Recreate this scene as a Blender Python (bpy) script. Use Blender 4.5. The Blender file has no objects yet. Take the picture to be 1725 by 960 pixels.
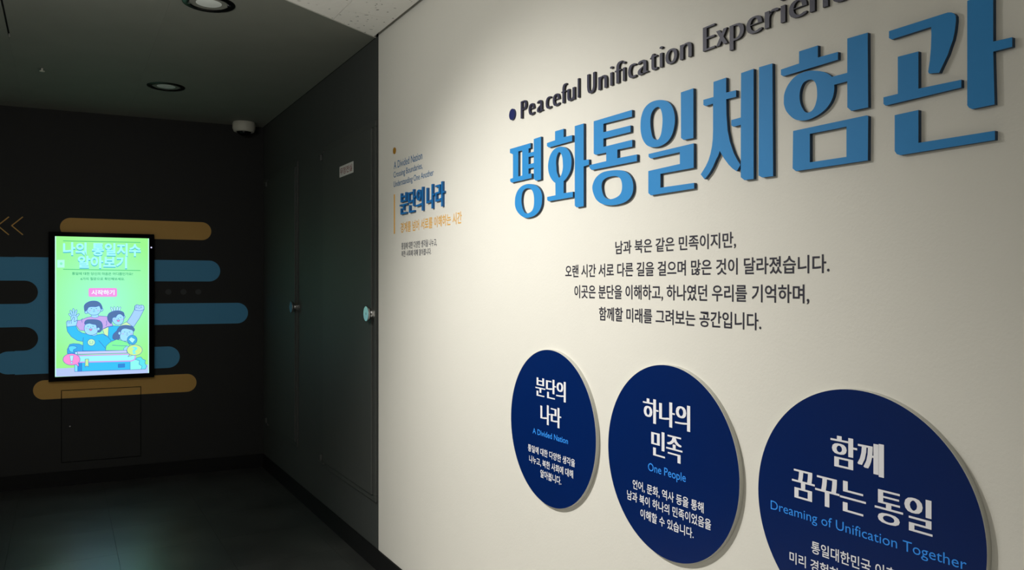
import bpy, math, random
import numpy as np
from mathutils import Vector
from mathutils.geometry import delaunay_2d_cdt, tessellate_polygon
random.seed(4)
SC = bpy.context.scene
COL = SC.collection

# ---------------------------------------------------------------- camera
F = 1317.0; CX = 862.5; Y0 = 482.5; VPX = 106.7
D = 1.615; H = 1.677; CEIL = 3.157
TH = math.atan((CX-VPX)/F); CT, ST = math.cos(TH), math.sin(TH)
cam = bpy.data.cameras.new('camera'); camo = bpy.data.objects.new('camera', cam); COL.objects.link(camo)
camo.location = (-D, 0, H); camo.rotation_euler = (math.pi/2, 0, -TH)
cam.sensor_width = 36; cam.lens = F/1725*36; cam.shift_y = (Y0-480)/1725
cam.clip_start = .02; cam.clip_end = 60
SC.camera = camo
SC.view_settings.view_transform = 'Standard'; SC.view_settings.look = 'None'
SC.view_settings.exposure = 0; SC.view_settings.gamma = 1; SC.view_settings.use_curve_mapping = False
SC.cycles.max_bounces = 8

# ---------------------------------------------------------------- light
w = bpy.data.worlds.new('world'); SC.world = w; w.use_nodes = True
w.node_tree.nodes['Background'].inputs[0].default_value = (.0, .0, .0, 1)
w.node_tree.nodes['Background'].inputs[1].default_value = 0

def aim(o, tgt):
    o.rotation_euler = (Vector(tgt)-o.location).to_track_quat('-Z', 'Y').to_euler()
def spot(name, loc, tgt, watt, angle, blend, col, rad):
    l = bpy.data.lights.new(name, 'SPOT'); l.energy = watt; l.spot_size = math.radians(angle)
    l.spot_blend = blend; l.color = col; l.shadow_soft_size = rad
    o = bpy.data.objects.new(name, l); COL.objects.link(o); o.location = loc; aim(o, tgt); return o
def area(name, loc, tgt, watt, sx, sy, col):
    l = bpy.data.lights.new(name, 'AREA'); l.energy = watt; l.shape = 'RECTANGLE'; l.size = sx; l.size_y = sy; l.color = col
    o = bpy.data.objects.new(name, l); COL.objects.link(o); o.location = loc; aim(o, tgt); return o
# ceiling spot washing the white wall from the upper left, and the gallery's ceiling lamps behind the camera
spot('wall_spot', (-2.35, 2.80, 3.10), (0, 2.62, .72), 340, 82, 1.0, (1, .968, .91), .05)
pl = bpy.data.lights.new('pendant_bulb', 'POINT'); pl.energy = 33; pl.color = (1, .985, .95); pl.shadow_soft_size = .05
plo = bpy.data.objects.new('pendant_bulb', pl); COL.objects.link(plo); plo.location = (-1.9, 3.2, 2.7)
area('gallery_lamp', (-3.9, -.6, 3.12), (-3.9, -.6, 0), 30, .9, .9, (1, .98, .94))

# ---------------------------------------------------------------- helpers: pixels to the real planes
def ray(px, py):
    X = (px-CX)/F; Z = -(py-Y0)/F
    return Vector((X*CT+ST, -X*ST+CT, Z))
CAM = Vector((-D, 0, H))
def W(px, py, o=0.0):                 # the right wall (plane x = 0), o metres in front of it
    r = ray(px, py); return CAM + r*((D-o)/r.x)
CORNER_Y = 7.468
B0 = Vector((0, CORNER_Y, 0)); BD = Vector((-.9974, .0723, 0)).normalized(); BN = Vector((-BD.y, BD.x, 0))
if BN.y > 0: BN = -BN                 # back wall normal, into the room
def Bw(px, py, o=0.0):                # on the back wall: returns (u along the wall leftwards, z)
    r = ray(px, py); P = B0 + BN*o
    t = (P-CAM).dot(BN)/r.dot(BN); Q = CAM + r*t
    return ((Q-B0).dot(BD), Q.z)
def MW(u, v, d): return Vector((-d, u, v))                     # right wall: u = Y, v = Z
def MB(u, v, d): return B0 + BD*u + BN*d + Vector((0, 0, v))   # back wall

# ---------------------------------------------------------------- materials
def lin(c):
    return tuple((x/255/12.92 if x/255 <= .04045 else ((x/255+.055)/1.055)**2.4) for x in c) + (1,)
MATS = {}
def mat(name, rgb, rough=.6, metal=0, bump=0, bscale=200, var=0, vscale=3, spec=.5, emit=0):
    if name in MATS: return MATS[name]
    m = bpy.data.materials.new(name); m.use_nodes = True; nt = m.node_tree
    b = nt.nodes['Principled BSDF']; c = lin(rgb)
    b.inputs['Base Color'].default_value = c; b.inputs['Roughness'].default_value = rough
    b.inputs['Metallic'].default_value = metal; b.inputs['Specular IOR Level'].default_value = spec
    tc = nt.nodes.new('ShaderNodeTexCoord')
    if var:
        n = nt.nodes.new('ShaderNodeTexNoise'); n.inputs['Scale'].default_value = vscale; n.inputs['Detail'].default_value = 5
        nt.links.new(tc.outputs['Object'], n.inputs['Vector'])
        r = nt.nodes.new('ShaderNodeMapRange'); r.inputs[1].default_value = .3; r.inputs[2].default_value = .7
        r.inputs[3].default_value = 1-var; r.inputs[4].default_value = 1+var
        nt.links.new(n.outputs['Fac'], r.inputs[0])
        v = nt.nodes.new('ShaderNodeVectorMath'); v.operation = 'SCALE'; v.inputs[0].default_value = c[:3]
        nt.links.new(r.outputs[0], v.inputs['Scale']); nt.links.new(v.outputs[0], b.inputs['Base Color'])
    if bump:
        n = nt.nodes.new('ShaderNodeTexNoise'); n.inputs['Scale'].default_value = bscale; n.inputs['Detail'].default_value = 3
        nt.links.new(tc.outputs['Object'], n.inputs['Vector'])
        bp = nt.nodes.new('ShaderNodeBump'); bp.inputs['Strength'].default_value = bump; bp.inputs['Distance'].default_value = .001
        nt.links.new(n.outputs['Fac'], bp.inputs['Height']); nt.links.new(bp.outputs[0], b.inputs['Normal'])
    if emit:
        b.inputs['Base Color'].default_value = (0, 0, 0, 1)
        b.inputs['Emission Color'].default_value = c; b.inputs['Emission Strength'].default_value = emit
        b.inputs['Specular IOR Level'].default_value = 0
    MATS[name] = m; return m
M_WHITE = mat('cream_wall_paint', (222, 220, 211), .75, bump=.35, bscale=140, var=.012, vscale=1.5)
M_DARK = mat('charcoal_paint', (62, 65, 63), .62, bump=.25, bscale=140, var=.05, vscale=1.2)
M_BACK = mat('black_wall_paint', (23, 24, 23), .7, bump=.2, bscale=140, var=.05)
M_CEIL = mat('dark_ceiling_paint', (124, 126, 117), .75, var=.04)
M_DOOR = mat('charcoal_door_paint', (63, 66, 63), .6, bump=.1, bscale=90)
M_GAP = mat('joint_backing_black', (6, 6, 6), .9)  # near-black backing behind the tile joints and the door and hatch gaps
M_BASEB = mat('black_baseboard_vinyl', (5, 5, 6), .7, spec=.3)
M_CHROME = mat('polished_chrome', (215, 215, 215), .24, metal=1)
M_BLK = mat('black_plastic', (4, 4, 4), .3, spec=.2)
M_TITLE = mat('sky_blue_acrylic', (44, 136, 202), .58, spec=.3)
M_NAVYL = mat('navy_letter_acrylic', (44, 44, 68), .45, spec=.5)
M_DISC = mat('navy_disc_print', (2, 32, 90), .28, spec=.35)
M_RIM = mat('disc_rim_white', (200, 200, 192), .5)
M_TXTW = mat('white_print', (235, 235, 240), .6)
M_TXTB = mat('bright_blue_print', (44, 146, 250), .6)
M_TXTK = mat('black_blue_vinyl', (28, 26, 44), .6)
M_TXTG = mat('grey_vinyl', (84, 86, 96), .6)
M_SKYB = mat('steel_blue_vinyl', (66, 118, 164), .6)
M_HEADB = mat('strong_blue_acrylic', (22, 112, 184), .45)
M_GOLD = mat('ochre_vinyl', (232, 176, 72), .6)
M_GOLD2 = mat('dark_ochre_dot', (170, 122, 30), .5)
M_MURG = mat('mural_ochre_vinyl', (206, 162, 84), .65)
M_MURB = mat('mural_blue_vinyl', (78, 158, 204), .65)
M_MURK = mat('mural_grey_dot', (56, 57, 60), .65)
M_PLATE = mat('white_sign_plate', (205, 205, 200), .5)
M_RED = mat('dark_red_print', (120, 40, 46), .6)
M_OFFW = mat('off_white_plastic', (205, 203, 190), .5)
M_LENS = mat('frosted_lamp_glass', (244, 250, 245), .3)
M_BACKING = mat('plenum_black', (14, 14, 14), .9)

def tile_mat():
    m = bpy.data.materials.new('fissured_acoustic_tile'); m.use_nodes = True; nt = m.node_tree; b = nt.nodes['Principled BSDF']
    b.inputs['Roughness'].default_value = .9
    tc = nt.nodes.new('ShaderNodeNewGeometry')
    n0 = nt.nodes.new('ShaderNodeTexNoise'); n0.inputs['Scale'].default_value = 26
    mx = nt.nodes.new('ShaderNodeVectorMath'); mx.operation = 'MULTIPLY_ADD'
    mx.inputs[1].default_value = (.03, .03, .03)
    nt.links.new(tc.outputs['Position'], n0.inputs['Vector']); nt.links.new(n0.outputs['Color'], mx.inputs[0]); nt.links.new(tc.outputs['Position'], mx.inputs[2])
    v = nt.nodes.new('ShaderNodeTexVoronoi'); v.inputs['Scale'].default_value = 26
    nt.links.new(mx.outputs[0], v.inputs['Vector'])
    r = nt.nodes.new('ShaderNodeValToRGB'); r.color_ramp.elements[0].position = .08; r.color_ramp.elements[1].position = .2
    r.color_ramp.elements[0].color = lin((130, 128, 120)); r.color_ramp.elements[1].color = lin((246, 244, 238))
    nt.links.new(v.outputs['Distance'], r.inputs[0]); nt.links.new(r.outputs[0], b.inputs['Base Color'])
    bp = nt.nodes.new('ShaderNodeBump'); bp.inputs['Distance'].default_value = .002; bp.inputs['Strength'].default_value = .6
    nt.links.new(v.outputs['Distance'], bp.inputs['Height']); nt.links.new(bp.outputs[0], b.inputs['Normal'])
    return m
M_TILE = tile_mat()
def floor_mat(name, c0, c1):
    m = bpy.data.materials.new(name); m.use_nodes = True; nt = m.node_tree; b = nt.nodes['Principled BSDF']
    tc = nt.nodes.new('ShaderNodeNewGeometry')
    n = nt.nodes.new('ShaderNodeTexNoise'); n.inputs['Scale'].default_value = 3.2; n.inputs['Detail'].default_value = 8
    nt.links.new(tc.outputs['Position'], n.inputs['Vector'])
    r = nt.nodes.new('ShaderNodeValToRGB'); r.color_ramp.elements[0].position = .3; r.color_ramp.elements[1].position = .72
    r.color_ramp.elements[0].color = lin(c0); r.color_ramp.elements[1].color = lin(c1)
    nt.links.new(n.outputs['Fac'], r.inputs[0]); nt.links.new(r.outputs[0], b.inputs['Base Color'])
    q = nt.nodes.new('ShaderNodeMapRange'); q.inputs[3].default_value = .27; q.inputs[4].default_value = .36; b.inputs['Specular IOR Level'].default_value = .9; b.inputs['IOR'].default_value = 2.6
    nt.links.new(n.outputs['Fac'], q.inputs[0]); nt.links.new(q.outputs[0], b.inputs['Roughness'])
    n2 = nt.nodes.new('ShaderNodeTexNoise'); n2.inputs['Scale'].default_value = 60; n2.inputs['Detail'].default_value = 4
    nt.links.new(tc.outputs['Position'], n2.inputs['Vector'])
    bp = nt.nodes.new('ShaderNodeBump'); bp.inputs['Distance'].default_value = .0006; bp.inputs['Strength'].default_value = .35
    nt.links.new(n2.outputs['Fac'], bp.inputs['Height']); nt.links.new(bp.outputs[0], b.inputs['Normal'])
    return m
M_FLOOR = floor_mat('dark_stone_look_floor', (44, 44, 42), (64, 64, 61))
M_FLOORL = floor_mat('pale_bounce_floor', (176, 172, 164), (196, 192, 184))

# ---------------------------------------------------------------- object helpers
def tag(o, label=None, cat=None, group=None, kind=None):
    if label: o['label'] = label
    if cat: o['category'] = cat
    if group: o['group'] = group
    if kind: o['kind'] = kind
    return o
WLOC = {}
def wl(o):
    v = Vector((0, 0, 0))
    while o is not None: v = v + o.location; o = o.parent
    return v
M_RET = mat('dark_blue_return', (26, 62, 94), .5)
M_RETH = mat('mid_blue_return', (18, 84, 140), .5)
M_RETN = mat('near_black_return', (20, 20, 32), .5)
def mk(name, verts, faces, mats, parent=None, midx=None, smooth=False, origin=None):
    vs = [Vector(v) for v in verts]
    if origin is None:
        lo = Vector([min(v[i] for v in vs) for i in range(3)]); hi = Vector([max(v[i] for v in vs) for i in range(3)])
        origin = (lo+hi)/2
    me = bpy.data.meshes.new(name); me.from_pydata([v-origin for v in vs], [], faces)
    if not isinstance(mats, (list, tuple)): mats = [mats]
    for m in mats: me.materials.append(m)
    if midx: me.polygons.foreach_set('material_index', midx)
    if smooth: me.polygons.foreach_set('use_smooth', [True]*len(faces))
    me.update()
    o = bpy.data.objects.new(name, me); COL.objects.link(o)
    if parent is not None: o.parent = parent; o.location = origin - wl(parent)
    else: o.location = origin
    return o
def empty(name, loc, label=None, cat=None, group=None, kind=None):
    o = bpy.data.objects.new(name, None); COL.objects.link(o); o.location = loc; o.empty_display_size = .05
    return tag(o, label, cat, group, kind)
def boxg(x0, x1, y0, y1, z0, z1, vs, fs):
    n = len(vs)
    vs += [(x0,y0,z0),(x1,y0,z0),(x1,y1,z0),(x0,y1,z0),(x0,y0,z1),(x1,y0,z1),(x1,y1,z1),(x0,y1,z1)]
    fs += [tuple(n+i for i in f) for f in ((0,3,2,1),(4,5,6,7),(0,1,5,4),(1,2,6,5),(2,3,7,6),(3,0,4,7))]
def bevel(o, wdt=.002, seg=2):
    b = o.modifiers.new('bevel', 'BEVEL'); b.width = wdt; b.segments = seg; b.limit_method = 'ANGLE'; return o
def box(name, x0, x1, y0, y1, z0, z1, m, parent=None):
    vs, fs = [], []; boxg(min(x0,x1),max(x0,x1),min(y0,y1),max(y0,y1),min(z0,z1),max(z0,z1),vs,fs)
    return mk(name, vs, fs, m, parent)
def mbox(name, M, u0, u1, v0, v1, d0, d1, m, parent=None):      # a box on any mapped wall plane
    vs = [M(u,v,d) for d in (d0,d1) for (u,v) in ((u0,v0),(u1,v0),(u1,v1),(u0,v1))]
    fs = [(0,1,2,3),(7,6,5,4),(0,4,5,1),(1,5,6,2),(2,6,7,3),(3,7,4,0)]
    return mk(name, vs, fs, m, parent)
def lathe(name, prof, centre, axis, m, parent=None, seg=40, midx=None, mats=None):
    ax = Vector(axis).normalized(); a = ax.orthogonal().normalized(); b = ax.cross(a); c = Vector(centre)
    vs, fs, mi = [], [], []
    for (r, h) in prof:
        for k in range(seg):
            t = 2*math.pi*k/seg; vs.append(c + ax*h + (a*math.cos(t)+b*math.sin(t))*max(r, 1e-5))
    for i in range(len(prof)-1):
        for k in range(seg):
            k2 = (k+1) % seg; fs.append((i*seg+k, i*seg+k2, (i+1)*seg+k2, (i+1)*seg+k)); mi.append(midx[i] if midx else 0)
    o = mk(name, vs, fs, mats or m, parent, mi)
    o.data.polygons.foreach_set('use_smooth', [True]*len(fs))
    e = o.modifiers.new('edges', 'EDGE_SPLIT'); e.split_angle = math.radians(35)
    return o

# ---------------------------------------------------------------- 2D regions
def region(add, sub=(), shapes=()):
    """clean triangles of everything inside an added outline and outside every hole (even-odd per outline)"""
    loops = [[(tuple(p[i]), tuple(p[(i+1) % len(p)])) for i in range(len(p))] for p in add]
    holes = [[(tuple(p[i]), tuple(p[(i+1) % len(p)])) for i in range(len(p))] for p in sub]
    loops += list(shapes)
    V, E, ix = [], [], {}
    def vi(q):
        k = (round(q[0]*1e6), round(q[1]*1e6))
        if k not in ix: ix[k] = len(V); V.append(Vector((q[0]*1000, q[1]*1000)))
        return ix[k]
    for L in loops+holes:
        for p, q in L:
            i, j = vi(p), vi(q)
            if i != j: E.append((i, j))
    vo, eo, fo, ov, oe, of = delaunay_2d_cdt(V, E, [], 0, 1e-4)
    P = np.array([(v[0], v[1]) for v in vo])/1000; T = np.array([f for f in fo if len(f) == 3])
    C_ = P[T].mean(axis=1)
    A_ = P[T]; ar = np.abs((A_[:,1,0]-A_[:,0,0])*(A_[:,2,1]-A_[:,0,1])-(A_[:,2,0]-A_[:,0,0])*(A_[:,1,1]-A_[:,0,1]))
    def inside(L):
        e = np.array(L); x1, y1, x2, y2 = e[:,0,0], e[:,0,1], e[:,1,0], e[:,1,1]
        cx, cy = C_[:,0:1], C_[:,1:2]
        c = (y1 > cy) != (y2 > cy)
        with np.errstate(divide='ignore', invalid='ignore'):
            xx = (x2-x1)*(cy-y1)/(y2-y1)+x1
        return ((c & (cx < xx)).sum(axis=1) % 2) == 1
    k = np.zeros(len(T), bool)
    for L in loops: k |= inside(L)
    for L in holes: k &= ~inside(L)
    k &= ar > 1e-12
    T = T[k]; u, inv = np.unique(T, return_inverse=True); inv = inv.reshape(T.shape)
    return [tuple(P[i]) for i in u], [tuple(int(i) for i in t) for t in inv]
def extrude(name, reg, M, d0, d1, mats, parent=None, origin=None, flat=False):
    """front faces at depth d1 (material 0), sides (material 1 if given) and back at d0"""
    v, f = reg; n = len(v)
    if flat: return mk(name, [M(a,b,d1) for a,b in v], f, mats, parent, origin=origin)
    cnt = {}
    for q in f:
        for i in range(len(q)):
            cnt[(q[i], q[(i+1)%len(q)])] = 1
    vs = [M(a,b,d1) for a,b in v] + [M(a,b,d0) for a,b in v]
    fs = list(f); mi = [0]*len(f); nm = 1 if isinstance(mats, (list,tuple)) and len(mats) > 1 else 0
    for (i, j) in cnt:
        if (j, i) not in cnt: fs.append((j, i, n+i, n+j)); mi.append(nm)
    fs += [tuple(n+i for i in reversed(q)) for q in f]; mi += [nm]*len(f)
    return mk(name, vs, fs, mats, parent, mi, origin=origin)
def smooth_loop(p, n=5):
    out = []; N = len(p)
    for i in range(N):
        a, b, c, d = [Vector(p[(i+k-1) % N]) for k in range(4)]
        for j in range(n):
            t = j/n; out.append(tuple(.5*((2*b)+(c-a)*t+(2*a-5*b+4*c-d)*t*t+(3*b-a-3*c+d)*t**3)))
    return out
def rrect(u0, u1, v0, v1, r, seg=8):
    u0, u1 = min(u0,u1), max(u0,u1); v0, v1 = min(v0,v1), max(v0,v1); pts = []
    for (cx, cy, a0) in ((u1-r,v1-r,0),(u0+r,v1-r,90),(u0+r,v0+r,180),(u1-r,v0+r,270)):
        for k in range(seg+1):
            a = math.radians(a0+90*k/seg); pts.append((cx+r*math.cos(a), cy+r*math.sin(a)))
    return pts
def ring_pts(cx, cy, rx, ry, n=40): return [(cx+rx*math.cos(2*math.pi*k/n), cy+ry*math.sin(2*math.pi*k/n)) for k in range(n)]

# ---------------------------------------------------------------- text
_fc = bpy.data.curves.new('type', 'FONT'); _fo = bpy.data.objects.new('type', _fc); COL.objects.link(_fo)
_cache = {}
def glyphs(body, off=0.0, res=3):
    k = (body, off, res)
    if k in _cache: return _cache[k]
    _fc.body = body; _fc.offset = off; _fc.resolution_u = res
    bpy.context.view_layer.update()
    me = bpy.data.meshes.new_from_object(_fo.evaluated_get(bpy.context.evaluated_depsgraph_get()))
    v = [(p.co.x, p.co.y) for p in me.vertices]; f = [tuple(p.vertices) for p in me.polygons]
    bpy.data.meshes.remove(me)
    _cache[k] = (v, f); return v, f
def ext(v): return min(p[0] for p in v), max(p[0] for p in v), min(p[1] for p in v), max(p[1] for p in v)
HB, HT = -.078, .83      # foot and head of a Korean block in the font
def text_region(body, u0, u1, vb, vt, fb=HB, ft=HT, off=0.0, smear=0.0, copies=1, fit=None, res=3, usebox=False):
    """lay a line of text from u0 to u1 (wall metres), font heights fb..ft on vb..vt; smear thickens upright strokes only"""
    v, f = glyphs(body, off, res)
    fv = glyphs(fit, off, res)[0] if fit else v
    x0, x1, b0, b1 = ext(fv)
    if usebox: fb, ft = b0, b1
    sg = 1 if u1 > u0 else -1; span = abs(u1-u0)-smear
    def m(x, y, s): return (u0+sg*((x-x0)/(x1-x0)*span+s), vb+(y-fb)/(ft-fb)*(vt-vb))
    if smear <= 0: 
        return [m(x, y, 0) for x, y in v], f
    cnt = {}
    for q in f:
        for i in range(len(q)):
            e = (q[i], q[(i+1) % len(q)]); k = (min(e), max(e)); cnt[k] = cnt.get(k, 0)+1
    bd = [k for k, n in cnt.items() if n == 1]
    return region([], shapes=[[(m(*v[i], smear*c/(copies-1)), m(*v[j], smear*c/(copies-1))) for i, j in bd] for c in range(copies)])
def flip(reg, M):        # make faces look into the room (+depth)
    v, f = reg
    out = []
    for q in f:
        a, b, c = (M(*v[i], 0) for i in q[:3]); n = (b-a).cross(c-a); d = M(0,0,1)-M(0,0,0)
        out.append(q if n.dot(d) > 0 else tuple(reversed(q)))
    return v, out
def Wy(px, py=480, o=0.0): return W(px, py, o).y
def Wz(px, py, o=0.0): return W(px, py, o).z
def wall_line(name, body, pl, pr, ref, yt, yb, m, parent, d=.0008, **k):
    r = text_region(body, Wy(pl, o=d), Wy(pr, o=d), Wz(ref, yb, d), Wz(ref, yt, d), **k)
    return extrude(name, flip(r, MW), MW, 0, d, m, parent, flat=True)

# ================================================================ THE ROOM
XL, YB = -5.2, -2.6
BASE_Z = .121
def st(o, **k): o['kind'] = 'structure'; return tag(o, **k)
# doors' and hatch's openings
D1 = (4.415, 5.462, .397, 2.665); D2 = (6.205, 7.20, .405, 2.672)
rect = lambda u0,u1,v0,v1: [(u0,v0),(u1,v0),(u1,v1),(u0,v1)]
dw = region([rect(4.398, CORNER_Y, 0, CEIL)], [rect(*D1), rect(*D2)])
st(extrude('wall_right_dark', flip(dw, MW), MW, -.12, 0, M_DARK), label='charcoal painted far stretch of the right wall holding two flush doors')
st(box('wall_right', 0, .12, YB, 4.398, 0, CEIL+.06, M_WHITE), label='cream painted wall carrying the large title, text and round panels')
# back wall with the hatch opening
hu0, hz1 = Bw(102.9, 657.5); hu1, _ = Bw(237.9, 650.2); _, hz0 = Bw(105, 780)
hz1 = Bw(170, 654)[1]; hz0 = Bw(170, 774.3)[1]
bw = region([rect(0, 5.25, 0, CEIL)], [rect(hu1, hu0, hz0, hz1)])
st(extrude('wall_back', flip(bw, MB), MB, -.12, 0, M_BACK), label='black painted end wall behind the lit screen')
st(box('wall_left', XL-.1, XL, YB, CORNER_Y+.37, 0, CEIL, M_WHITE))
st(box('wall_front', XL, 0, YB-.1, YB, 0, CEIL+.06, M_BACK))
# floor: slab and tiles
fl = st(box('floor', XL, .0, YB, CORNER_Y+.5, -.06, -.006, M_GAP), label='dark stone look tiled floor')
TW = .6; tx0 = -1.32; ty0 = 5.48; g = .0007
me_tile = {}
for i in range(-7, 3):
    for j in range(-14, 5):
        x0 = tx0+i*TW; y0 = ty0+j*TW; x1 = x0+TW; y1 = y0+TW
        cx0, cx1, cy0, cy1 = max(x0,XL), min(x1,0), max(y0,YB), min(y1,CORNER_Y+.4)
        if cx1-cx0 < .03 or cy1-cy0 < .03: continue
        full = abs(cx1-cx0-TW) < 1e-6 and abs(cy1-cy0-TW) < 1e-6
        fm = M_FLOORL if y1 < 3.9 else M_FLOOR       # unseen near tiles are made pale to bounce light onto ceiling and walls
        if full and fm.name in me_tile:
            o = bpy.data.objects.new('floor_tile', me_tile[fm.name]); COL.objects.link(o); o.parent = fl
            o.location = Vector(((x0+x1)/2, (y0+y1)/2, -.003)) - fl.location
        else:
            o = box('floor_tile', cx0+g, cx1-g, cy0+g, cy1-g, -.006, 0, fm, fl)
            if full: me_tile[fm.name] = o.data
# baseboards
st(box('baseboard_right', -.010, 0, YB, CORNER_Y, 0, BASE_Z, M_BASEB), label='black baseboard along the right wall')
st(mbox('baseboard_back', MB, 0.0, 5.2, 0, BASE_Z, 0, .010, M_BASEB), label='black baseboard under the end wall')
# ceilings: plenum slab, dark panels with joints, white acoustic tiles
c2 = st(box('ceiling', XL, 0, YB, CORNER_Y+.5, CEIL+.03, CEIL+.08, M_BACKING), label='dark painted ceiling over the far end of the room')
def edge_y(x): return 4.433 + x*.5756          # oblique border of white and dark ceiling
def zplate(name, poly, z0, z1, m, parent):
    ar = sum(poly[i][0]*poly[(i+1)%len(poly)][1]-poly[(i+1)%len(poly)][0]*poly[i][1] for i in range(len(poly)))
    if ar < 0: poly = poly[::-1]
    n = len(poly); vs = [(x,y,z0) for x,y in poly]+[(x,y,z1) for x,y in poly]
    fs = [tuple(reversed(range(n))), tuple(range(n, 2*n))]+[(i,(i+1)%n,n+(i+1)%n,n+i) for i in range(n)]
    return mk(name, vs, fs, m, parent)
FE = CORNER_Y+.42
xs = [-.004, -1.134, -1.897, -3.0, -4.1, XL]
for a, b in zip(xs, xs[1:]):
    gp = .0003
    cut = [(b+.010, edge_y(b)+.004), (b+.010, 5.5), (b+gp, 5.5)] if b == -1.897 else [(b+gp, edge_y(b)+.004)]
    zplate('ceiling_panel', [(a-.0003, edge_y(a)+.004)]+cut+[(b+gp, FE), (a-.0003, FE)], CEIL, CEIL+.02, M_CEIL, c2)
c3 = st(box('ceiling', XL, -.001, YB, 4.42, CEIL+.020, CEIL+.029, M_BACKING), label='white fissured acoustic tile ceiling over the near part of the room')
def clip_line(poly):     # keep y < edge_y(x)
    out = []; f = lambda p: edge_y(p[0])-.006-p[1]
    for i in range(len(poly)):
        p, q = poly[i], poly[(i+1)%len(poly)]; a, b = f(p), f(q)
        if a >= 0: out.append(p)
        if a*b < 0: t = a/(a-b); out.append((p[0]+(q[0]-p[0])*t, p[1]+(q[1]-p[1])*t))
    return out
me_t = None; g = .0012
for i in range(17):
    xa = -.022-.298*i; xb = xa-.298
    for j in range(-10, 14):
        ya = 4.072+(j-10)*.6 - (.3 if i % 2 else 0) + 2.4; yb = ya+.6
        pl = [(xa-g, ya+g), (xb+g, ya+g), (xb+g, yb-g), (xa-g, yb-g)]
        if ya > 4.5 or yb < YB: continue
        q = clip_line([(x, max(y, YB+.01)) for x, y in pl])
        if len(q) < 3: continue
        ful = len(q) == 4 and all(abs(q[k][0]-pl[k][0])+abs(q[k][1]-pl[k][1]) < 1e-6 for k in range(4))
        if ful and me_t:
            o = bpy.data.objects.new('ceiling_tile', me_t); COL.objects.link(o); o.parent = c3
            o.location = Vector(((xa+xb)/2, (ya+yb)/2, CEIL+.006)) - c3.location
        else:
            o = zplate('ceiling_tile', q, CEIL-.003, CEIL+.015, M_TILE, c3)
            if ful: me_t = o.data
# pale edging along the oblique border
ex = [(-.004, edge_y(-.004)-.006), (-5.1, edge_y(-5.1)-.006), (-5.1, edge_y(-5.1)+.004), (-.004, edge_y(-.004)+.004)]
tr = st(zplate('trim_1', ex, CEIL-.004, CEIL+.02, mat('pale_trim', (205, 204, 196), .6), None), label='thin pale edging between white and dark ceilings')

# ---------------------------------------------------------------- doors in the dark wall
def knob(parent, px, py, name='knob'):
    p = W(px, py, .058)
    k = lathe(name, [(0,0),(.044,0),(.0475,-.003),(.0475,-.007),(.036,-.022),(.027,-.030),(.027,-.040),(.033,-.044),(.033,-.058)],
              (-.058, p.y, p.z), (-1,0,0), M_CHROME, parent)
    k['label'] = 'round polished chrome knob with a flat face'
    s = box('key_slot', -.0588, -.0578, p.y-.0015, p.y+.0015, p.z-.007, p.z+.007, M_BLK, k)
def flush_door(n, y0, y1, z0, z1, stile, kpx, kpy, label):
    r = empty('door_%d' % n, (0, (y0+y1)/2, z0), label, None, None, 'structure')
    box('door_lining', .06, .07, y0, y1, z0, z1, M_GAP, r)
    fw = .040
    # frame: head, sill and the stile on the latch side
    bevel(box('frame_head', .06, -.014, y0+.001, y1-.001, z1-fw, z1-.002, M_DOOR, r))
    bevel(box('frame_sill', .06, -.014, y0+.001, y1-.001, z0+.002, z0+fw-.004, M_DOOR, r))
    bevel(box('frame_stile', .06, -.014, y0+.001, y0+stile, z0+fw-.003, z1-fw-.001, M_DOOR, r))
    leaf = bevel(box('door_leaf', .03, -.026, y0+stile+.004, y1-.003, z0+fw, z1-fw-.004, M_DOOR, r), .003)
    knob(leaf, kpx, kpy)
    for nm, z in (('pivot_hinge', z1-fw), ('pivot_hinge', z0+fw-.004)):
        sgn = 1 if z > 1.5 else -1
        vs, fs = [], []
        boxg(-.030, 0, y1-.02, y1+.10, z-.012, z+.004, vs, fs)
        h = mk(nm, vs, fs, M_DOOR, r)
        lathe('pivot_pin', [(0,.07*sgn if 0 else .05),(.012,.05),(.014,.045),(.014,0)], (-.018, y1+.05, z-.002), (0,0,1 if sgn < 0 else -1), M_DOOR, h, seg=16)
    return r
flush_door(1, *D1, .036, 616.3, 528.4, 'charcoal flush door with white sign plate, nearest the cream wall')
flush_door(2, *D2, .022, 489.8, 517.0, 'charcoal flush door next to the far dark corner')
# sign on door_1
sg = empty('door_sign', (-.022, 4.9, 2.3), 'small white plate with dark red lettering high on the near charcoal door', 'sign')
a, b = Wy(573, o=.024), Wy(596, o=.024); zt = Wz(573, 281.3, .024); zb = Wz(573, 299.4, .024)
sg.location = (-.026, (a+b)/2, zb)
bevel(box('plate', -.0258, -.0288, a, b, zb, zt, M_PLATE, sg), .001)
r = text_region('무정전실', a-.016, b+.016, zb+(zt-zb)*.2, zt-(zt-zb)*.2, off=.01)
extrude('lettering', flip(r, MW), MW, 0, .0293, M_RED, sg, flat=True)

# ---------------------------------------------------------------- hatch in the end wall
hc = MB((hu0+hu1)/2, hz0, 0)
ht = empty('access_hatch', hc, 'square black access hatch with small knob below the lit screen', 'hatch')
mbox('hatch_lining', MB, hu1, hu0, hz0, hz1, -.03, -.025, M_GAP, ht)
lf = mbox('hatch_leaf', MB, hu1+.006, hu0-.006, hz0+.006, hz1-.006, -.02, 0, M_BACK, ht)
ku, kz = Bw(117.8, 718, .02)
lathe('knob', [(0,.022),(.006,.022),(.0085,.018),(.0085,.012),(.005,.008),(.005,0)], MB(ku, kz, 0), BN, M_CHROME, lf, seg=20)

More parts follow.
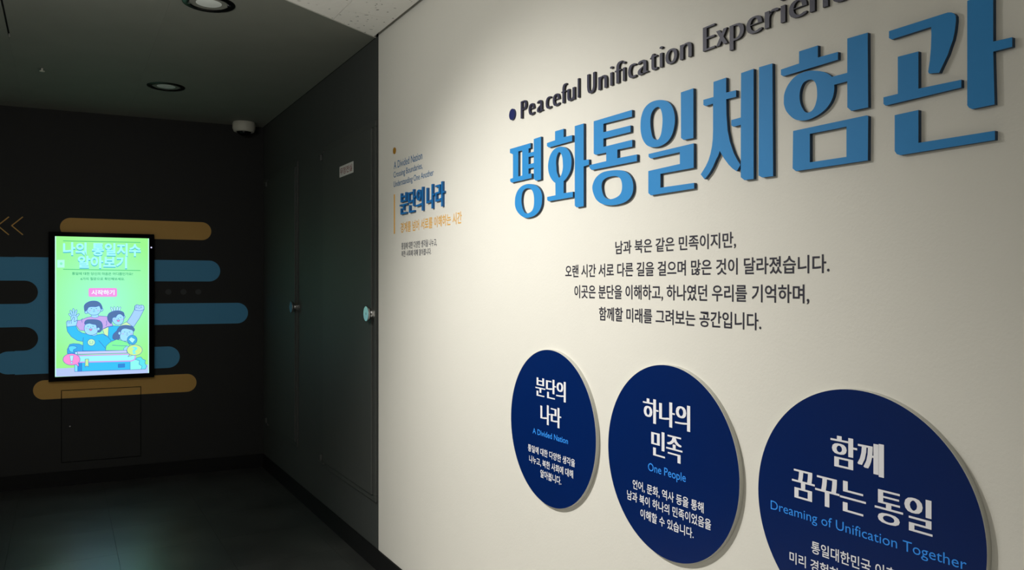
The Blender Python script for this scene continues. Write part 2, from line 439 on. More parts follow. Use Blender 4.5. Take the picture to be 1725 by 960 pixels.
# ---------------------------------------------------------------- vinyl graphics on the end wall
def bpx(p, o=0): return [Bw(x, y, o) for x, y in p]
def bu(px, o=0): return Bw(px, 480, o)[0]
def bz(px, py, o=0): return Bw(px, py, o)[1]
GV = .0008
def pill(pxl, pxr, ref, yt, yb, round_l=True, round_r=True):
    u1, u0 = bu(pxl), bu(pxr); v1, v0 = bz(ref, yt), bz(ref, yb); r = (v1-v0)/2
    pts = []
    for (cx, a0, on) in ((u1-r, -90, round_l), (u0+r, 90, round_r)):
        if on:
            for k in range(17):
                a = math.radians(a0+180*k/16); pts.append((cx+r*math.cos(a), (v0+v1)/2+r*math.sin(a)))
        else:
            e = u1 if cx > (u0+u1)/2 else u0
            pts += [(e, v0), (e, v1)] if a0 == -90 else [(e, v1), (e, v0)]
    return pts
def decal(name, add, sub, m, label, cat, holes=()):
    r = region(add, list(sub)+list(holes))
    o = extrude(name, flip(r, MB), MB, 0, GV, m, None, flat=True)
    return tag(o, label, cat)
decal('wall_graphic', [pill(101, 355.9, 340, 374.2, 404.4)], [], M_MURG, 'ochre round-ended bar painted on the black wall above the screen', 'wall graphic')
gap = rect(hu1, hu0, hz0, hz1)
decal('wall_graphic', [pill(55.6, 331, 315, 629.7, 659.9)], [gap], M_MURG, 'ochre round-ended bar painted on the black wall just below the screen', 'wall graphic')
# the piece of that bar which runs across the hatch
lo = pill(55.6, 331, 315, 629.7, 659.9); zlo = min(p[1] for p in lo)
mk('ochre_strip', [MB(u,v,GV) for u,v in rect(hu1+.006, hu0-.006, zlo, hz1-.006)], [(3,2,1,0)], M_MURG, lf)
big = [pill(60, 371, 354, 438.9, 474), pill(60, 417.8, 400, 510, 544.6), pill(60, 302.8, 290, 583.3, 619.3),
       [(bu(150), bz(80,433.4)), (bu(25), bz(80,433.4)), (bu(25), bz(80,629)), (bu(150), bz(80,629))],
       [(bu(70), bz(40,433.2)), (bu(-90), bz(40,433.2)), (bu(-90), bz(40,472.6)), (bu(70), bz(40,472.6))],
       [(bu(70), bz(40,511.8)), (bu(-90), bz(40,511.8)), (bu(-90), bz(40,550.8)), (bu(70), bz(40,550.8))],
       pill(-9, 90, 40, 591.2, 629.4, True, False)]
no1 = pill(-95, 64, 40, 472.6, 511.8, False, True); no2 = pill(-95, 64.3, 40, 550.8, 590.6, False, True)
decal('wall_graphic', big, [no1, no2], M_MURB, 'large blue comb-shaped graphic with rounded fingers painted behind the screen', 'wall graphic')
def stroke2(p, wd):
    out = []
    for a, b in zip(p, p[1:]):
        a, b = Vector(a), Vector(b); t = (b-a).normalized(); n = Vector((-t.y, t.x))*wd/2; e = t*wd*.3
        out.append([tuple(a-e+n), tuple(a-e-n), tuple(b+e-n), tuple(b+e+n)])
    return out
ch = empty('chevron_graphic', MB(bu(18), bz(18, 395), 0), 'pair of thin ochre left-pointing chevrons painted left above the screen', 'wall graphic')
for dx in (0, -23.6):
    s = stroke2(bpx([(38.2+dx, 365.5), (19.8+dx, 380), (38.2+dx, 395.2)]), .0085)
    extrude('chevron', flip(region(s), MB), MB, 0, GV, M_MURG, ch, flat=True)
dt = empty('dot_graphic', MB(bu(309), bz(309, 497), 0), 'row of three faint grey dots between the blue bars right of the screen', 'wall graphic')
for x in (283.6, 309, 334):
    u, v = bu(x), bz(x, 491.6)
    extrude('dot', flip(region([ring_pts(u, v, .025, .025, 24)]), MB), MB, 0, GV, M_MURK, dt, flat=True)

# ---------------------------------------------------------------- the lit screen
OD = .055
su1, su0 = Bw(81.3, 480, OD)[0], Bw(260, 480, OD)[0]
sv1 = Bw(170, 392.2, OD)[1]; sv0 = Bw(170, 639.5, OD)[1]
scr = empty('digital_screen', MB((su0+su1)/2, sv0, 0), 'wall-mounted upright touch screen glowing green with four cartoon figures', 'screen')
hs = bevel(mbox('housing', MB, su0, su1, sv0, sv1, 0, OD-.004, M_BLK, scr), .004, 2)
bez = mat('glossy_black_bezel', (3, 3, 4), .1, spec=.12)
pu1, pu0 = Bw(92.6, 480, OD)[0], Bw(251, 480, OD)[0]; pv1 = Bw(170, 399.6, OD)[1]; pv0 = Bw(170, 631.7, OD)[1]
extrude('bezel', flip(region([rrect(su0+.002, su1-.002, sv0+.002, sv1-.002, .008)], [rect(pu0, pu1, pv0, pv1)]), MB), MB, OD-.004, OD, bez, scr)
def screen_mat():
    m = bpy.data.materials.new('backlit_green_picture'); m.use_nodes = True; nt = m.node_tree; b = nt.nodes['Principled BSDF']
    b.inputs['Base Color'].default_value = (0,0,0,1); b.inputs['Roughness'].default_value = .15
    tc = nt.nodes.new('ShaderNodeTexCoord'); mp = nt.nodes.new('ShaderNodeMapping')
    mp.inputs['Location'].default_value = (0, 0, -.05); mp.inputs['Scale'].default_value = (1.75, 1, 1.5)
    gr = nt.nodes.new('ShaderNodeTexGradient'); gr.gradient_type = 'SPHERICAL'
    nt.links.new(tc.outputs['Object'], mp.inputs[0]); nt.links.new(mp.outputs[0], gr.inputs[0])
    r = nt.nodes.new('ShaderNodeValToRGB'); r.color_ramp.elements[0].position = .08; r.color_ramp.elements[1].position = .9
    r.color_ramp.elements[0].color = lin((150, 238, 138)); r.color_ramp.elements[1].color = lin((154, 246, 206))
    nt.links.new(gr.outputs[0], r.inputs[0]); nt.links.new(r.outputs[0], b.inputs['Emission Color'])
    b.inputs['Emission Strength'].default_value = 1.12
    return m
disp = extrude('display_panel', flip(region([rect(pu0, pu1, pv0, pv1)]), MB), MB, 0, OD-.0036, screen_mat(), scr, flat=True)
disp['label'] = 'glowing green display picture'
_art = {}
def em(rgb, k=1.0):
    key = (rgb, k)
    if key not in _art: _art[key] = mat('screen_colour_%03d_%03d_%03d' % rgb, rgb, .3, emit=k*1.12)
    return _art[key]
ZL = [0]
class Art:
    """one piece of the picture: flat coloured shapes in painter's order, each a hair above the last"""
    def __init__(s, name): s.name = name; s.v = []; s.f = []; s.m = []; s.mi = []
    def _add(s, reg, rgb):
        ZL[0] += 1; d = OD-.0035 + ZL[0]*.000018
        v, f = flip(reg, MB); k = len(s.v); s.v += [MB(a,b,d) for a,b in v]; s.f += [tuple(i+k for i in q) for q in f]
        m = em(rgb)
        if m not in s.m: s.m.append(m)
        s.mi += [s.m.index(m)]*len(f)
    def poly(s, p, rgb, sm=False, line=(66,98,190), lw=.0032):
        if sm: p = smooth_loop(p, 5)
        q = [Bw(80+x/6, 490+y/6, OD) for x, y in p]
        s._add(region([q]), rgb)
        if line: s.stroke(p+[p[0]], line, lw)
        return s
    def stroke(s, p, rgb=(66,98,190), lw=.0032, sm=False):
        q = [Bw(80+x/6, 490+y/6, OD) for x, y in p]; st_ = []
        for a, b in zip(q, q[1:]):
            if (Vector(a)-Vector(b)).length < 1e-5: continue
            st_ += stroke2([a, b], lw)
        s._add(region(st_), rgb); return s
    def oval(s, x, y, rx, ry, rgb, **k): return s.poly(ring_pts(x, y, rx, ry, 28), rgb, **k)
    def text(s, body, xl, xr, yt, yb, ref, rgb, **k):
        u0, u1 = Bw(xl, 480, OD)[0], Bw(xr, 480, OD)[0]
        s._add(text_region(body, u0, u1, Bw(ref, yb, OD)[1], Bw(ref, yt, OD)[1], **k), rgb); return s
    def done(s): return mk(s.name, s.v, s.f, s.m, disp, s.mi)
SK = (160, 222, 250); HR = (84, 118, 168); BL = (60, 190, 240); LN = (66, 98, 190)
a = Art('floor_strip'); a.poly([(76,784),(1030,744),(1030,838),(76,868)], (178,196,236), line=None); a.done()
for p in ([(76,-552),(86,-552),(86,860),(76,860)], [(1018,-530),(1027,-530),(1027,835),(1018,835)]):
    a = Art('edge_glow'); a.poly(p, (198,255,240), line=None); a.done()
a = Art('title_lettering')
for dy, c in ((1.5, (70,176,206)), (0, (164,250,255))):
    a.text('나의 통일지수', 106.2, 237, 409.7+dy, 429.9+dy, 170, c, off=.032)
    a.text('알아보기', 131, 214, 431.8+dy, 451+dy, 170, c, off=.032)
a.done()['label'] = 'pale cyan two-line title with blue shadow'
a = Art('rule_lines')
for y0_, y1_ in ((-506,-490), (-219,-206)): a.stroke([(160,y0_),(938,y1_)], (84,196,124), .0062)
a.done()
a = Art('caption_lettering')
a.text('통일에 대한 당신의 마음은 어디쯤인가요?', 121.3, 223.8, 458.7, 463.4, 170, (60,168,120), off=.015)
a.text('6가지 질문으로 확인해보세요.', 135.7, 210, 467.4, 472, 170, (60,168,120), off=.015)
a.done()
a = Art('corner_icon'); a.poly([(98,-314),(172,-314),(172,-236),(98,-236)], (176,255,226), line=None); a.oval(138,-276,14,14,(140,236,190),line=None); a.done()
a = Art('start_button')
bt = rrect(415, 703, -29, 59, 16, 5)
a.poly(bt, (236,150,226), line=None); a.text('시작하기', 153.8, 192.8, 488.6, 496.6, 173, (232,250,255), off=.03)
a.done()['label'] = 'pink rounded button with white lettering'
def face(a, x, y, mouth=True):
    for dx in (-26, 24): a.stroke([(x+dx-6,y-12),(x+dx,y-16),(x+dx+6,y-12)], LN, .003)
    a.stroke([(x-2,y-8),(x+3,y+2),(x-3,y+4)], LN, .0025)
    for dx in (-42, 42): a.oval(x+dx, y+6, 11, 7, (176,190,246), line=None)
    if mouth: a.poly([(x-16,y+10),(x,y+14),(x+16,y+9),(x+10,y+26),(x-6,y+28)], (226,130,190), sm=True, lw=.002)
    else: a.stroke([(x-10,y+14),(x,y+19),(x+10,y+13)], LN, .0025)
def hand_open(a, x, y, s=1.0, tilt=0):
    for ang, ln in ((-42,58),(-20,76),(0,84),(20,76),(50,56)):
        t = math.radians(ang+tilt); dx, dy = math.sin(t), -math.cos(t); wx = 9*s
        bx, by = x+dx*16*s, y+dy*16*s; ex_, ey_ = x+dx*ln*s, y+dy*ln*s
        a.poly([(bx-dy*wx,by+dx*wx),(ex_-dy*wx*.9,ey_+dx*wx*.9),(ex_+dx*9*s,ey_+dy*9*s),(ex_+dy*wx*.9,ey_-dx*wx*.9),(bx+dy*wx,by-dx*wx)], SK, lw=.0026)
    a.oval(x, y, 30*s, 30*s, SK, lw=.0022); a.oval(x, y+4, 24*s, 24*s, SK, line=None)
a = Art('back_figure')
hand_open(a, 268, 280, 1.12, -4)
a.poly([(290,300),(330,296),(400,268),(450,258),(520,252),(600,258),(640,300),(662,352),(600,364),(560,385),(470,400),(375,402),(325,398),(292,350)], (196,170,232))
a.poly([(440,232),(512,236),(516,262),(480,272),(445,264)], SK, lw=.0024)
a.oval(392,212,16,18,SK); a.oval(546,188,15,18,SK)
a.poly([(398,165),(400,205),(418,228),(445,242),(480,244),(515,232),(536,205),(540,160),(500,130),(430,130)], SK, sm=True)
a.poly([(378,206),(370,165),(376,140),(400,118),(440,103),(492,103),(530,122),(552,160),(548,186),(536,176),(524,152),(490,160),(440,160),(414,168),(402,190)], HR, sm=True)
face(a, 470, 192, False)
a.stroke([(352,278),(345,300),(350,318)]); a.stroke([(595,300),(600,330),(592,352)])
a.done()['label'] = 'dark-haired figure in a lilac top at the back'
a = Art('right_figure')
for ang, bx in ((-24,662),(-8,682),(8,702),(22,718)):
    t = math.radians(ang); dx, dy = math.sin(t), -math.cos(t)
    a.poly([(bx-9,208),(bx-8+dx*44,208+dy*44),(bx+dx*52,208+dy*52),(bx+8+dx*44,208+dy*44),(bx+9,208)], (186,244,250), lw=.0026)
a.poly([(800,318),(845,250),(878,190),(884,150),(968,148),(976,186),(932,272),(872,362),(840,352)], (164,206,246))
a.poly([(884,190),(888,150),(905,138),(930,146),(950,142),(972,152),(974,186),(940,198),(905,196)], (170,214,250), sm=True)
for x in (905, 926, 948): a.stroke([(x,142),(x-4,168)], LN, .0026)
a.stroke([(892,170),(930,176),(958,168)], LN, .0026)
a.poly([(740,345),(798,312),(850,352),(862,368),(780,400),(730,380)], (206,250,180))
a.poly([(556,388),(618,362),(640,420),(612,458),(575,440)], (208,250,178))
a.poly([(618,362),(680,352),(760,360),(800,400),(700,500),(640,505),(612,478)], BL)
a.oval(650,296,15,17,SK); a.oval(772,262,12,15,SK)
a.poly([(652,258),(660,310),(690,338),(722,344),(752,330),(770,295),(766,250),(720,225),(670,230)], SK, sm=True)
a.poly([(640,330),(612,300),(606,262),(622,226),(668,204),(722,200),(764,214),(776,240),(770,258),(742,236),(712,238),(690,262),(660,272),(652,300)], HR, sm=True)
face(a, 715, 282)
a.done()['label'] = 'dark-haired figure raising a fist'
a = Art('front_figure')
a.poly([(225,540),(262,532),(320,536),(360,552),(360,634),(200,634),(200,590)], (64,170,232), sm=False)
a.poly([(212,572),(240,556),(288,562),(292,580),(262,596),(262,618),(228,612)], (96,214,246), sm=True)
a.poly([(193,362),(285,352),(308,398),(350,425),(432,440),(492,446),(558,434),(616,468),(644,505),(612,560),(590,606),(358,606),(360,512),(298,500),(240,462),(202,410)], BL)
a.poly([(196,362),(190,318),(202,300),(240,302),(262,262),(272,266),(270,312),(306,296),(290,352)], SK)
for x in (205, 222, 240): a.stroke([(x,304),(x+2,330)], LN, .0026)
a.poly([(432,430),(436,448),(468,454),(500,444),(498,410)], SK, lw=.0022)
a.oval(514,384,18,18,SK)
a.poly([(376,350),(374,400),(392,430),(430,446),(470,442),(502,420),(508,370),(470,330),(410,330)], SK, sm=True)
a.poly([(376,336),(378,310),(400,292),(450,288),(500,292),(538,308),(556,345),(552,390),(530,416),(504,416),(512,398),(498,372),(490,344),(452,336),(420,326),(398,332)], HR, sm=True)
a.oval(514,384,14,14,SK, lw=.002)
face(a, 436, 372)
a.oval(443,520,38,34,(196,252,196)); a.stroke([(428,512),(430,516)], LN, .005); a.stroke([(456,512),(458,516)], LN, .005); a.stroke([(424,524),(434,534),(450,534),(462,522)], LN, .0028)
a.stroke([(518,502),(548,535),(586,580)]); a.stroke([(358,512),(362,470)])
a.done()['label'] = 'dark-haired waving figure in a blue sweater with smiley badge'
a = Art('seated_figure')
a.poly([(660,482),(664,440),(700,402),(712,378),(740,354),(792,346),(850,356),(878,382),(872,408),(820,420),(742,430),(736,470),(720,490),(690,494)], HR, sm=True)
a.poly([(586,602),(592,556),(630,520),(696,490),(762,502),(818,526),(836,556),(790,576),(770,602)], (132,242,160), sm=False)
a.poly([(738,420),(732,470),(752,500),(792,506),(836,492),(862,450),(862,400),(800,380),(756,386)], SK, sm=True)
a.oval(728,428,14,16,SK)
a.poly([(736,410),(748,388),(770,372),(800,382),(860,398),(876,404),(874,376),(842,356),(790,350),(744,360),(724,388)], HR, sm=True, line=None)
face(a, 805, 428, False)
a.stroke([(655,548),(700,552),(800,556)])
a.poly([(770,582),(800,556),(832,566),(836,600),(770,602)], SK, lw=.0024)
a.done()['label'] = 'long-haired figure in a pale green top'
a = Art('book_stack')
a.poly([(835,702),(880,690),(915,672),(945,668),(962,690),(990,700),(984,730),(1004,760),(990,790),(835,798)], (96,224,236), sm=False)
a.poly([(835,702),(880,690),(930,705),(925,740),(955,760),(945,792),(835,798)], (140,246,236))
a.poly([(275,722),(835,708),(835,795),(275,815)], BL)
a.poly([(305,724),(346,722),(346,812),(305,814)], (48,146,226))
a.poly([(275,722),(305,724),(305,814),(275,815)], (130,226,250))
a.poly([(715,740),(780,736),(780,770),(715,774)], (52,136,214))
a.poly([(290,648),(890,640),(884,690),(850,704),(290,722)], (156,246,246))
a.stroke([(290,655),(805,640),(880,644),(890,668),(876,696),(846,708),(320,720)], (206,160,232), .010)
a.poly([(275,612),(800,600),(806,628),(330,638),(275,640)], (196,204,244))
a.oval(290,628,14,14,(170,236,248)); a.poly([(380,690),(415,688),(415,768),(398,756),(380,768)], (196,236,160))
a.done()['label'] = 'stack of blue and cyan books'
a = Art('question_bubble')
a.oval(856,494,50,48,(72,176,228)); a.poly([(820,490),(846,466),(856,472),(888,490),(862,524),(850,520)], (176,250,246), lw=.002)
a.poly([(835,640),(812,664),(862,650)], (202,240,150)); a.oval(880,598,78,54,(202,240,150))
a.poly([(836,632),(850,646),(870,640)], (202,240,150), line=None)
a.text('?', 222.2, 231.6, 583.8, 596.2, 227, (120,236,250), usebox=True, off=.03)
a.done()['label'] = 'yellow-green speech bubble with a question mark'
a = Art('exclamation_bubble')
a.poly([(284,740),(318,766),(312,722)], (246,146,214)); a.oval(243,692,86,58,(246,146,214)); a.poly([(270,735),(300,744),(304,722)], (246,146,214), line=None)
a.poly([(224,654),(264,652),(254,708),(234,708)], (176,240,250), lw=.002); a.oval(244,725,11,9,(176,240,250), lw=.002)
a.done()['label'] = 'pink speech bubble with an exclamation mark'
pl = Bw(254.9, 416.8, OD)
o = extrude('power_light', flip(region([ring_pts(pl[0], pl[1], .0065, .0065, 14)]), MB), MB, OD, OD+.001, mat('white_blue_led', (214,214,255), emit=1.2), scr)

# ---------------------------------------------------------------- ceiling fittings
def downlight(x, y, label):
    r = empty('recessed_downlight', (x, y, CEIL), label, 'ceiling light', 'recessed downlights in the dark ceiling')
    lathe('trim_ring', [(.092,.012),(.096,-.002),(.100,-.006),(.124,-.006),(.130,-.003),(.131,0)], (x,y,CEIL), (0,0,1), M_BLK, r, seg=56)
    lathe('glass_diffuser', [(0,-.001),(.06,-.0005),(.094,.004)], (x,y,CEIL), (0,0,1), M_LENS, r, seg=56)
    if y < 5:
        for sx in (-1, 1):
            box('clip', x+sx*.086, x+sx*.10, y-sx*.03-.006, y-sx*.03+.006, CEIL-.008, CEIL-.002, M_CHROME, r)
downlight(-.955, 4.335, 'black-rimmed round downlight nearest the camera, cut by the picture top')
downlight(-.955, 6.295, 'black-rimmed round downlight farther back, above the ceiling camera')
# dome camera
p = CAM + ray(411, 218)*7.06
dc = empty('dome_camera', (p.x, p.y, CEIL), 'off-white round ceiling camera in the dark far corner', 'camera')
lathe('housing', [(.0,0),(.094,0),(.0985,-.012),(.0985,-.055),(.088,-.082),(.072,-.088),(.066,-.082),(0,-.080)], (p.x,p.y,CEIL), (0,0,1), M_OFFW, dc, seg=48)
lathe('lens_bubble', [(.064,-.080),(.060,-.094),(.046,-.108),(.024,-.117),(0,-.120)], (p.x,p.y,CEIL), (0,0,1), mat('smoked_dome', (5,5,6), .06), dc, seg=40)
# small sprinkler head
p = (-1.74, 6.187, CEIL)
sp = empty('sprinkler', p, 'tiny pale sprinkler head in the dark ceiling near the left edge', 'sprinkler')
lathe('escutcheon', [(0,-.001),(.036,-.001),(.040,.0)], p, (0,0,1), M_CEIL, sp, seg=24)
lathe('nozzle', [(0,-.022),(.016,-.022),(.016,-.018),(.006,-.016),(.006,-.001)], p, (0,0,1), M_OFFW, sp, seg=20)

# ================================================================ THE WRITING ON THE CREAM WALL
TD = .0105
def px_poly(p, ox, oy, sc, d=TD):
    out = []
    for x, y in p:
        q = W(ox+x/sc, oy+y/sc, d); out.append((q.y, q.z))
    return out
def syllable(name, ox, oy, sc, add, holes, label, group='raised blue syllables of the wall title'):
    A = [px_poly(smooth_loop(p[1:]) if p[0] == 's' else p, ox, oy, sc) for p in add]
    Hh = [px_poly(smooth_loop(p[1:]) if p[0] == 's' else p, ox, oy, sc) for p in holes]
    r = region(A, Hh)
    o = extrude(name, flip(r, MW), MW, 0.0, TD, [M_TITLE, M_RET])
    return tag(o, label, 'sign letter', group)
N = 'title_syllable'
syllable(N, 850, 200, 5.331, [
 [(48,272),(233,218),(233,262),(215,268),(215,308),(262,295),(262,182),(327,160),(327,545),(280,556),(262,540),(262,437),(215,448),(215,495),(242,491),(242,532),(63,574),(50,562),(50,540),(75,532),(75,318),(48,308)],
 ['s',(92,752),(97,700),(115,650),(150,608),(195,588),(235,586),(280,598),(315,630),(335,680),(336,730),(330,780),(308,830),(270,868),(220,887),(185,888),(145,868),(112,830),(96,790)]],
 [[(123,293),(158,284),(158,510),(123,518)], [(215,343),(262,332),(262,397),(215,409)],
 ['s',(152,750),(153,700),(163,655),(185,630),(215,624),(240,635),(257,665),(264,710),(264,760),(258,800),(240,832),(205,850),(180,842),(162,805)]],
 'large raised blue syllable 평, first and leftmost of the wall title')
syllable(N, 850, 200, 5.331, [
 [(380,218),(453,193),(453,113),(530,90),(530,165),(606,147),(606,200),(396,258),(380,245)],
 ['s',(420,540),(398,490),(390,430),(397,370),(415,315),(450,270),(500,250),(550,262),(583,300),(600,360),(598,430),(585,480),(560,525),(530,560),(495,568),(455,575)],
 [(455,545),(530,545),(530,668),(613,655),(613,703),(396,741),(382,730),(382,702),(457,687)],
 [(630,66),(710,42),(710,372),(757,365),(757,412),(710,428),(710,785),(645,796),(630,780)]],
 [['s',(465,430),(462,390),(468,340),(485,302),(503,308),(518,345),(523,400),(522,450),(510,500),(490,530),(475,500),(467,470)]],
 'large raised blue syllable 화, second of the wall title')
syllable(N, 980, 130, 4.176, [
 [(84,310),(353,230),(353,277),(152,328),(152,387),(343,339),(343,385),(152,432),(152,490),(355,440),(355,488),(250,510),(250,570),(388,543),(388,590),(70,653),(55,640),(55,618),(172,590),(172,530),(97,546),(84,538)],
 ['s',(75,790),(80,745),(105,700),(150,668),(215,655),(275,655),(320,672),(350,710),(362,760),(358,810),(338,850),(300,880),(240,898),(180,900),(130,885),(95,850)]],
 [['s',(140,780),(145,735),(170,710),(210,697),(245,697),(272,715),(283,755),(280,800),(262,832),(225,853),(185,857),(155,835)]],
 'large raised blue syllable 통, third of the wall title')
syllable(N, 980, 130, 4.176, [
 ['s',(413,340),(418,280),(440,220),(480,180),(530,162),(580,163),(620,185),(645,230),(655,290),(650,350),(632,410),(600,455),(550,485),(500,492),(460,480),(430,440),(416,390)],
 [(697,107),(785,78),(785,428),(715,441),(698,427)],
 [(470,540),(787,465),(787,637),(553,680),(553,777),(790,743),(790,783),(485,831),(468,815),(468,660),(690,610),(690,527),(485,572),(470,560)]],
 [['s',(482,320),(487,265),(505,228),(530,210),(550,217),(563,250),(568,300),(565,350),(557,400),(540,435),(520,440),(500,425),(488,380)]],
 'large raised blue syllable 일, fourth and middle of the wall title')
syllable(N, 1170, 90, 4.173, [
 [(133,200),(222,170),(222,275),(292,258),(292,305),(222,322),(224,430),(232,540),(248,620),(275,700),(298,745),(322,783),(296,828),(268,810),(240,782),(205,735),(177,685),(165,720),(150,748),(130,795),(105,840),(70,884),(43,850),(62,820),(80,790),(98,750),(112,705),(122,655),(128,600),(130,540),(130,352),(76,370),(62,362),(62,326),(133,306)],
 [(327,138),(415,108),(415,882),(350,890),(325,870),(325,502),(272,515),(258,505),(258,468),(325,450)],
 [(453,97),(547,70),(552,862),(475,872),(450,858)]], [],
 'large raised blue syllable 체, fifth of the wall title')
syllable(N, 1300, 40, 3.694, [
 [(57,285),(170,247),(170,172),(287,135),(287,210),(412,175),(412,223),(72,327),(57,318)],
 ['s',(75,480),(80,430),(105,375),(150,325),(210,297),(270,292),(330,302),(375,332),(388,378),(388,420),(375,470),(345,520),(300,560),(240,592),(190,602),(140,592),(95,550),(78,510)],
 [(350,336),(375,330),(470,305),(470,92),(597,55),(600,520),(495,542),(470,520),(470,358),(387,380),(350,390)],
 [(133,667),(590,570),(600,575),(598,850),(150,917),(130,900)]],
 [['s',(173,450),(178,410),(195,370),(225,350),(255,350),(275,375),(282,420),(280,470),(265,520),(240,548),(210,550),(188,520),(176,485)],
 [(237,685),(465,640),(465,828),(237,862)]],
 'large raised blue syllable 험, sixth of the wall title')
syllable(N, 1480, 0, 3.429, [
 [(60,180),(380,78),(400,72),(420,72),(436,78),(446,92),(447,120),(440,180),(430,228),(415,270),(400,315),(382,352),(350,420),(292,425),(286,415),(296,350),(302,280),(305,200),(303,155),(75,228),(60,220)],
 [(111,328),(230,297),(230,512),(478,460),(478,505),(40,610),(28,600),(28,562),(111,542)],
 [(512,5),(662,-48),(662,240),(772,215),(772,270),(662,298),(670,603),(540,630),(522,622),(512,608)],
 [(93,665),(230,635),(230,825),(672,755),(672,808),(125,896),(105,890),(93,872)]], [],
 'large raised blue syllable 관, last and rightmost of the wall title')

# the raised English line: one letter one thing
BLZ, CPZ = 2.355, 2.428
EL = [('P',140,203,'P','opening the word Peaceful'),('e',209,270,'e','right after the P of Peaceful'),('a',283,347,'a','of the word Peaceful'),
 ('c',360,418,'c','of the word Peaceful'),('e',422,492,'e','before the f of Peaceful'),('f',498,556,'f','of the word Peaceful'),('u',550,625,'u','of the word Peaceful'),('l',642,664,'l','ending the word Peaceful'),
 ('U',725,805,'U','opening the word Unification'),('n',823,908,'n','right after the capital U of Unification'),('i',926,960,'i','before the f of Unification'),('f',968,1048,'f','of the word Unification'),
 ('i',1037,1070,'i','right after the f of Unification'),('c',1085,1165,'c','of the word Unification'),('a',1170,1273,'a','of the word Unification'),('t',1278,1353,'t','of the word Unification'),
 ('i',1362,1400,'i','right after the t of Unification'),('o',1415,1527,'o','of the word Unification'),('n',1542,1655,'n','ending the word Unification')]
ER = [('E',85,220,'E','opening the word Experience'),('x',222,348,'x','of the word Experience'),('p',362,520,'p','of the word Experience'),('e',535,708,'e','between the p and r of Experience'),
 ('r',727,884,'r','of the word Experience'),('i',887,955,'i','of the word Experience'),('e',977,1172,'e','between the i and n of Experience'),('n',1194,1392,'n','of the word Experience, cut by the picture top'),
 ('c',1420,1606,'c','of the word Experience, its foot just in view')]
LD = .008
for lst, ox, oy, sc in ((EL, 850, 50, 5.227), (ER, 1170, 0, 6.161)):
    for chh, x0, x1, nm, what in lst:
        u0 = Wy(ox+(x0+1)/sc, o=LD); u1 = Wy(ox+(x1-8)/sc, o=LD)
        r = text_region(chh, u0, u1, BLZ, CPZ, fb=0, ft=.682, off=-.021, smear=.0088 if chh not in 'il' else .004, copies=5 if chh not in 'il' else 3, res=4)
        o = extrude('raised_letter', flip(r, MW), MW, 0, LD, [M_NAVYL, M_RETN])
        tag(o, 'raised dark navy letter %s %s' % (nm, what), 'sign letter', 'raised letters of the English wall title')
q = W(862.2, 192.6, LD)
o = extrude('raised_dot', flip(region([ring_pts(q.y, q.z, .0232, .0232, 36)]), MW), MW, 0, LD, mat('navy_dot_acrylic', (24, 34, 92), .45))
tag(o, 'raised navy dot just before the word Peaceful', 'sign letter')

# the paragraph
pr = empty('wall_paragraph', (0, 1.8, 1.55), 'four centred lines of black Korean text under the blue title', 'wall text')
for body, pl_, pr_, ref, yt, yb in (('남과 북은 같은 민족이지만,',1036.5,1239.7,1226,391.2,417.2), ('오랜 시간 서로 다른 길을 걸으며 많은 것이 달라졌습니다.',952.2,1397.3,1380,428.9,459.6),
    ('이곳은 분단을 이해하고, 하나였던 우리를 기억하며,',967.5,1363.2,1345,479.4,510.3), ('함께할 미래를 그려보는 공간입니다.',1009,1282.3,1266,526.9,555.4)):
    wall_line('text_line', body, pl_, pr_, ref, yt, yb, M_TXTK, pr, off=.014)

# the three round panels
DT = .016
def disc(Yc, lines, label):
    s, z = Yc, H-.3358*D
    cy, cz = s*D, z
    c = empty('round_panel', (0, cy, cz-.3), label, 'sign', 'navy round panels on the cream wall')
    R = .1857*D
    # measured silhouettes belong to the front face, which stands DT off the wall
    k = (D-DT)/D; cy, cz, R = cy*k, H-.3358*D*k, R*k
    lathe('disc', [(0,DT),(R-.0008,DT),(R,DT-.0008),(R,0)], (0, cy, cz), (-1,0,0), M_RIM, c, seg=128, midx=[0,1,1], mats=[M_DISC, M_RIM])
    for nm, body, pl_, pr_, ref, yt, yb, m, kw in lines:
        wall_line(nm, body, pl_, pr_, ref, yt, yb, m, c, d=DT+.0008, **kw)
HK = dict(off=-.006, smear=.0075, copies=4); EK = dict(fb=0, ft=.682, off=.006); BK = dict(off=.013)
disc(1.5624, [('heading','분단의',902,953,951,642.9,677.9,M_TXTW,HK), ('heading','나라',910.4,945.4,942,687,721.7,M_TXTW,HK),
  ('subheading','A Divided Nation',897.3,956.7,899,721,730,M_TXTB,dict(fb=0,ft=.682,off=.012)),
  ('caption','통일에 대한 다양한 생각을',889.4,968.5,965,773,785.9,M_TXTW,BK), ('caption','나누고, 북한 사회에 대해',891.5,965.4,963,791.7,805,M_TXTW,BK), ('caption','알아봅니다.',910.2,945.4,913,791.3,804.5,M_TXTW,BK)],
  'navy round panel nearest the dark wall, smallest in view, reading A Divided Nation')
disc(1.1483, [('heading','하나의',1083,1162.6,1160,683.2,727.4,M_TXTW,HK), ('heading','민족',1097,1149.6,1143,734,780.6,M_TXTW,HK),
  ('subheading','One People',1091.6,1155.3,1094,779.7,792.8,M_TXTB,EK),
  ('caption','언어, 문화, 역사 등을 통해',1065.8,1185.3,1183,846.4,864,M_TXTW,BK), ('caption','남과 북이 하나의 민족이었음을',1056.4,1197.8,1194.7,874.5,892.5,M_TXTW,BK), ('caption','이해할 수 있습니다.',1078.8,1168.4,1163.4,888.6,905.8,M_TXTW,BK)],
  'middle navy round panel, reading One People')
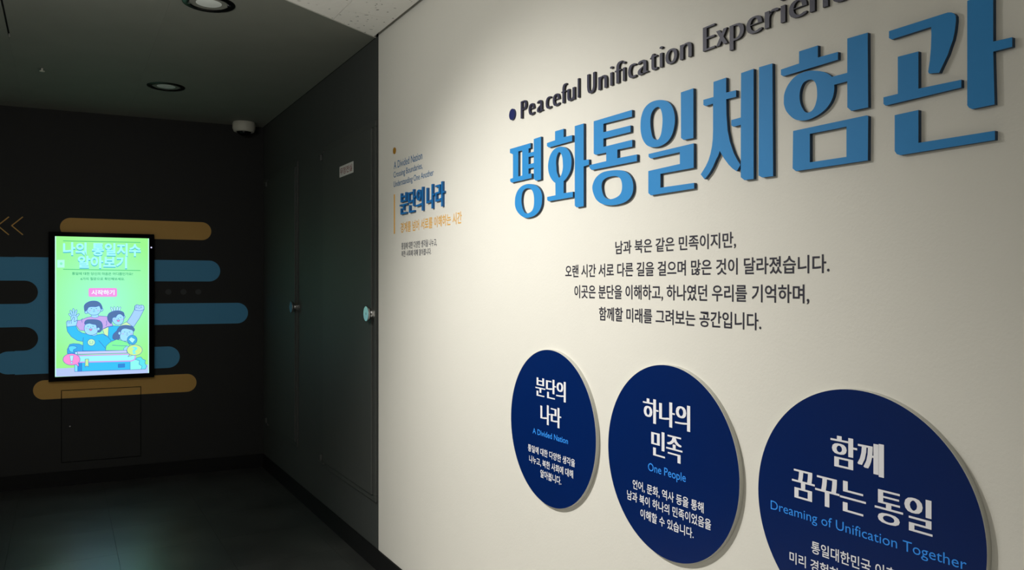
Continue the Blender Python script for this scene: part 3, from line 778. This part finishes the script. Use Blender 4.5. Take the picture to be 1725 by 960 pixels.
disc(.7365, [('heading','함께',1399,1489,1487,748.3,805,M_TXTW,HK), ('heading','꿈꾸는 통일',1334,1570.9,1569,843.3,905,M_TXTW,HK),
  ('subheading','Dreaming of Unification Together',1298.3,1628.3,1300,842.7,857.5,M_TXTB,dict(fb=0,ft=.682,off=0)),
  ('caption','통일대한민국 이후',1366.7,1466.7,1373,912.5,933,M_TXTW,dict(off=.012,fit='통일대한민국')), ('caption','미리 경험하',1330,1414,1335,929.5,948.5,M_TXTW,dict(off=.012))],
  'largest navy round panel, cut by the picture bottom, reading Dreaming of Unification Together')

# the small panel of writing beside the dark wall
q = W(664.2, 253.8, .003)
tag(extrude('raised_dot', flip(region([ring_pts(q.y, q.z, .019, .0185, 32)]), MW), MW, 0, .004, M_GOLD2), 'small dark ochre dot above the blue words A Divided Nation', 'sign letter')
en = empty('wall_caption', (0, Wy(690), Wz(690, 305)), 'three thin lines of steel blue English text beside the dark wall', 'wall text')
for body, a_, b_, ref, yt, yb in (('A Divided Nation',663.3,711.3,692.5,261.9,274.4), ('Crossing Boundaries,',663,711.7,684,282.7,292.6), ('Understanding One Another',663,730.4,711,290.6,300.9)):
    wall_line('text_line', body, a_, b_, ref, yt, yb, M_SKYB, en, fb=0, ft=.682, off=.004)
for nm, a_, b_, what in (('분',672.9,687,'first'),('단',687.3,700,'second'),('의',700.3,713.4,'third'),('나',718,732,'fourth'),('라',733,749,'last')):
    r = text_region(nm, Wy(a_, o=.012), Wy(b_-1, o=.012), Wz(747, 347, .012), Wz(747, 304.5, .012), off=0, smear=.007, copies=4, usebox=False)
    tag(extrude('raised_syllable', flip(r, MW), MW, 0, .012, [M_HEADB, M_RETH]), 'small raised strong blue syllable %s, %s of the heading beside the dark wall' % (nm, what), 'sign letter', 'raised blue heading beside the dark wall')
bevel(tag(box('accent_bar', 0, -.002, Wy(663.9), Wy(665.5), Wz(664.6, 393.8), Wz(664.6, 327.5), M_GOLD), 'thin upright ochre bar left of the small blue heading', 'accent bar'), .0005)
wall_line('gold_caption', '경계를 넘어 서로를 이해하는 시간', 674.8, 777.5, 774, 356.7, 376.5, M_GOLD, None, off=.012)
tag(bpy.data.objects['gold_caption'], 'one line of ochre Korean text under the small blue heading', 'wall text')
sm = empty('wall_caption', (0, Wy(700), Wz(700, 430)), 'two small lines of dark grey Korean text below the ochre line', 'wall text')
wall_line('text_line', '통일에 대한 다양한 생각을 나누고,', 676.3, 735.8, 677, 409, 420.2, M_TXTG, sm, off=.012)
wall_line('text_line', '북한 사회에 대해 알아봅니다.', 676.3, 726.3, 677, 422.5, 432.8, M_TXTG, sm, off=.012)

bpy.data.objects.remove(_fo)
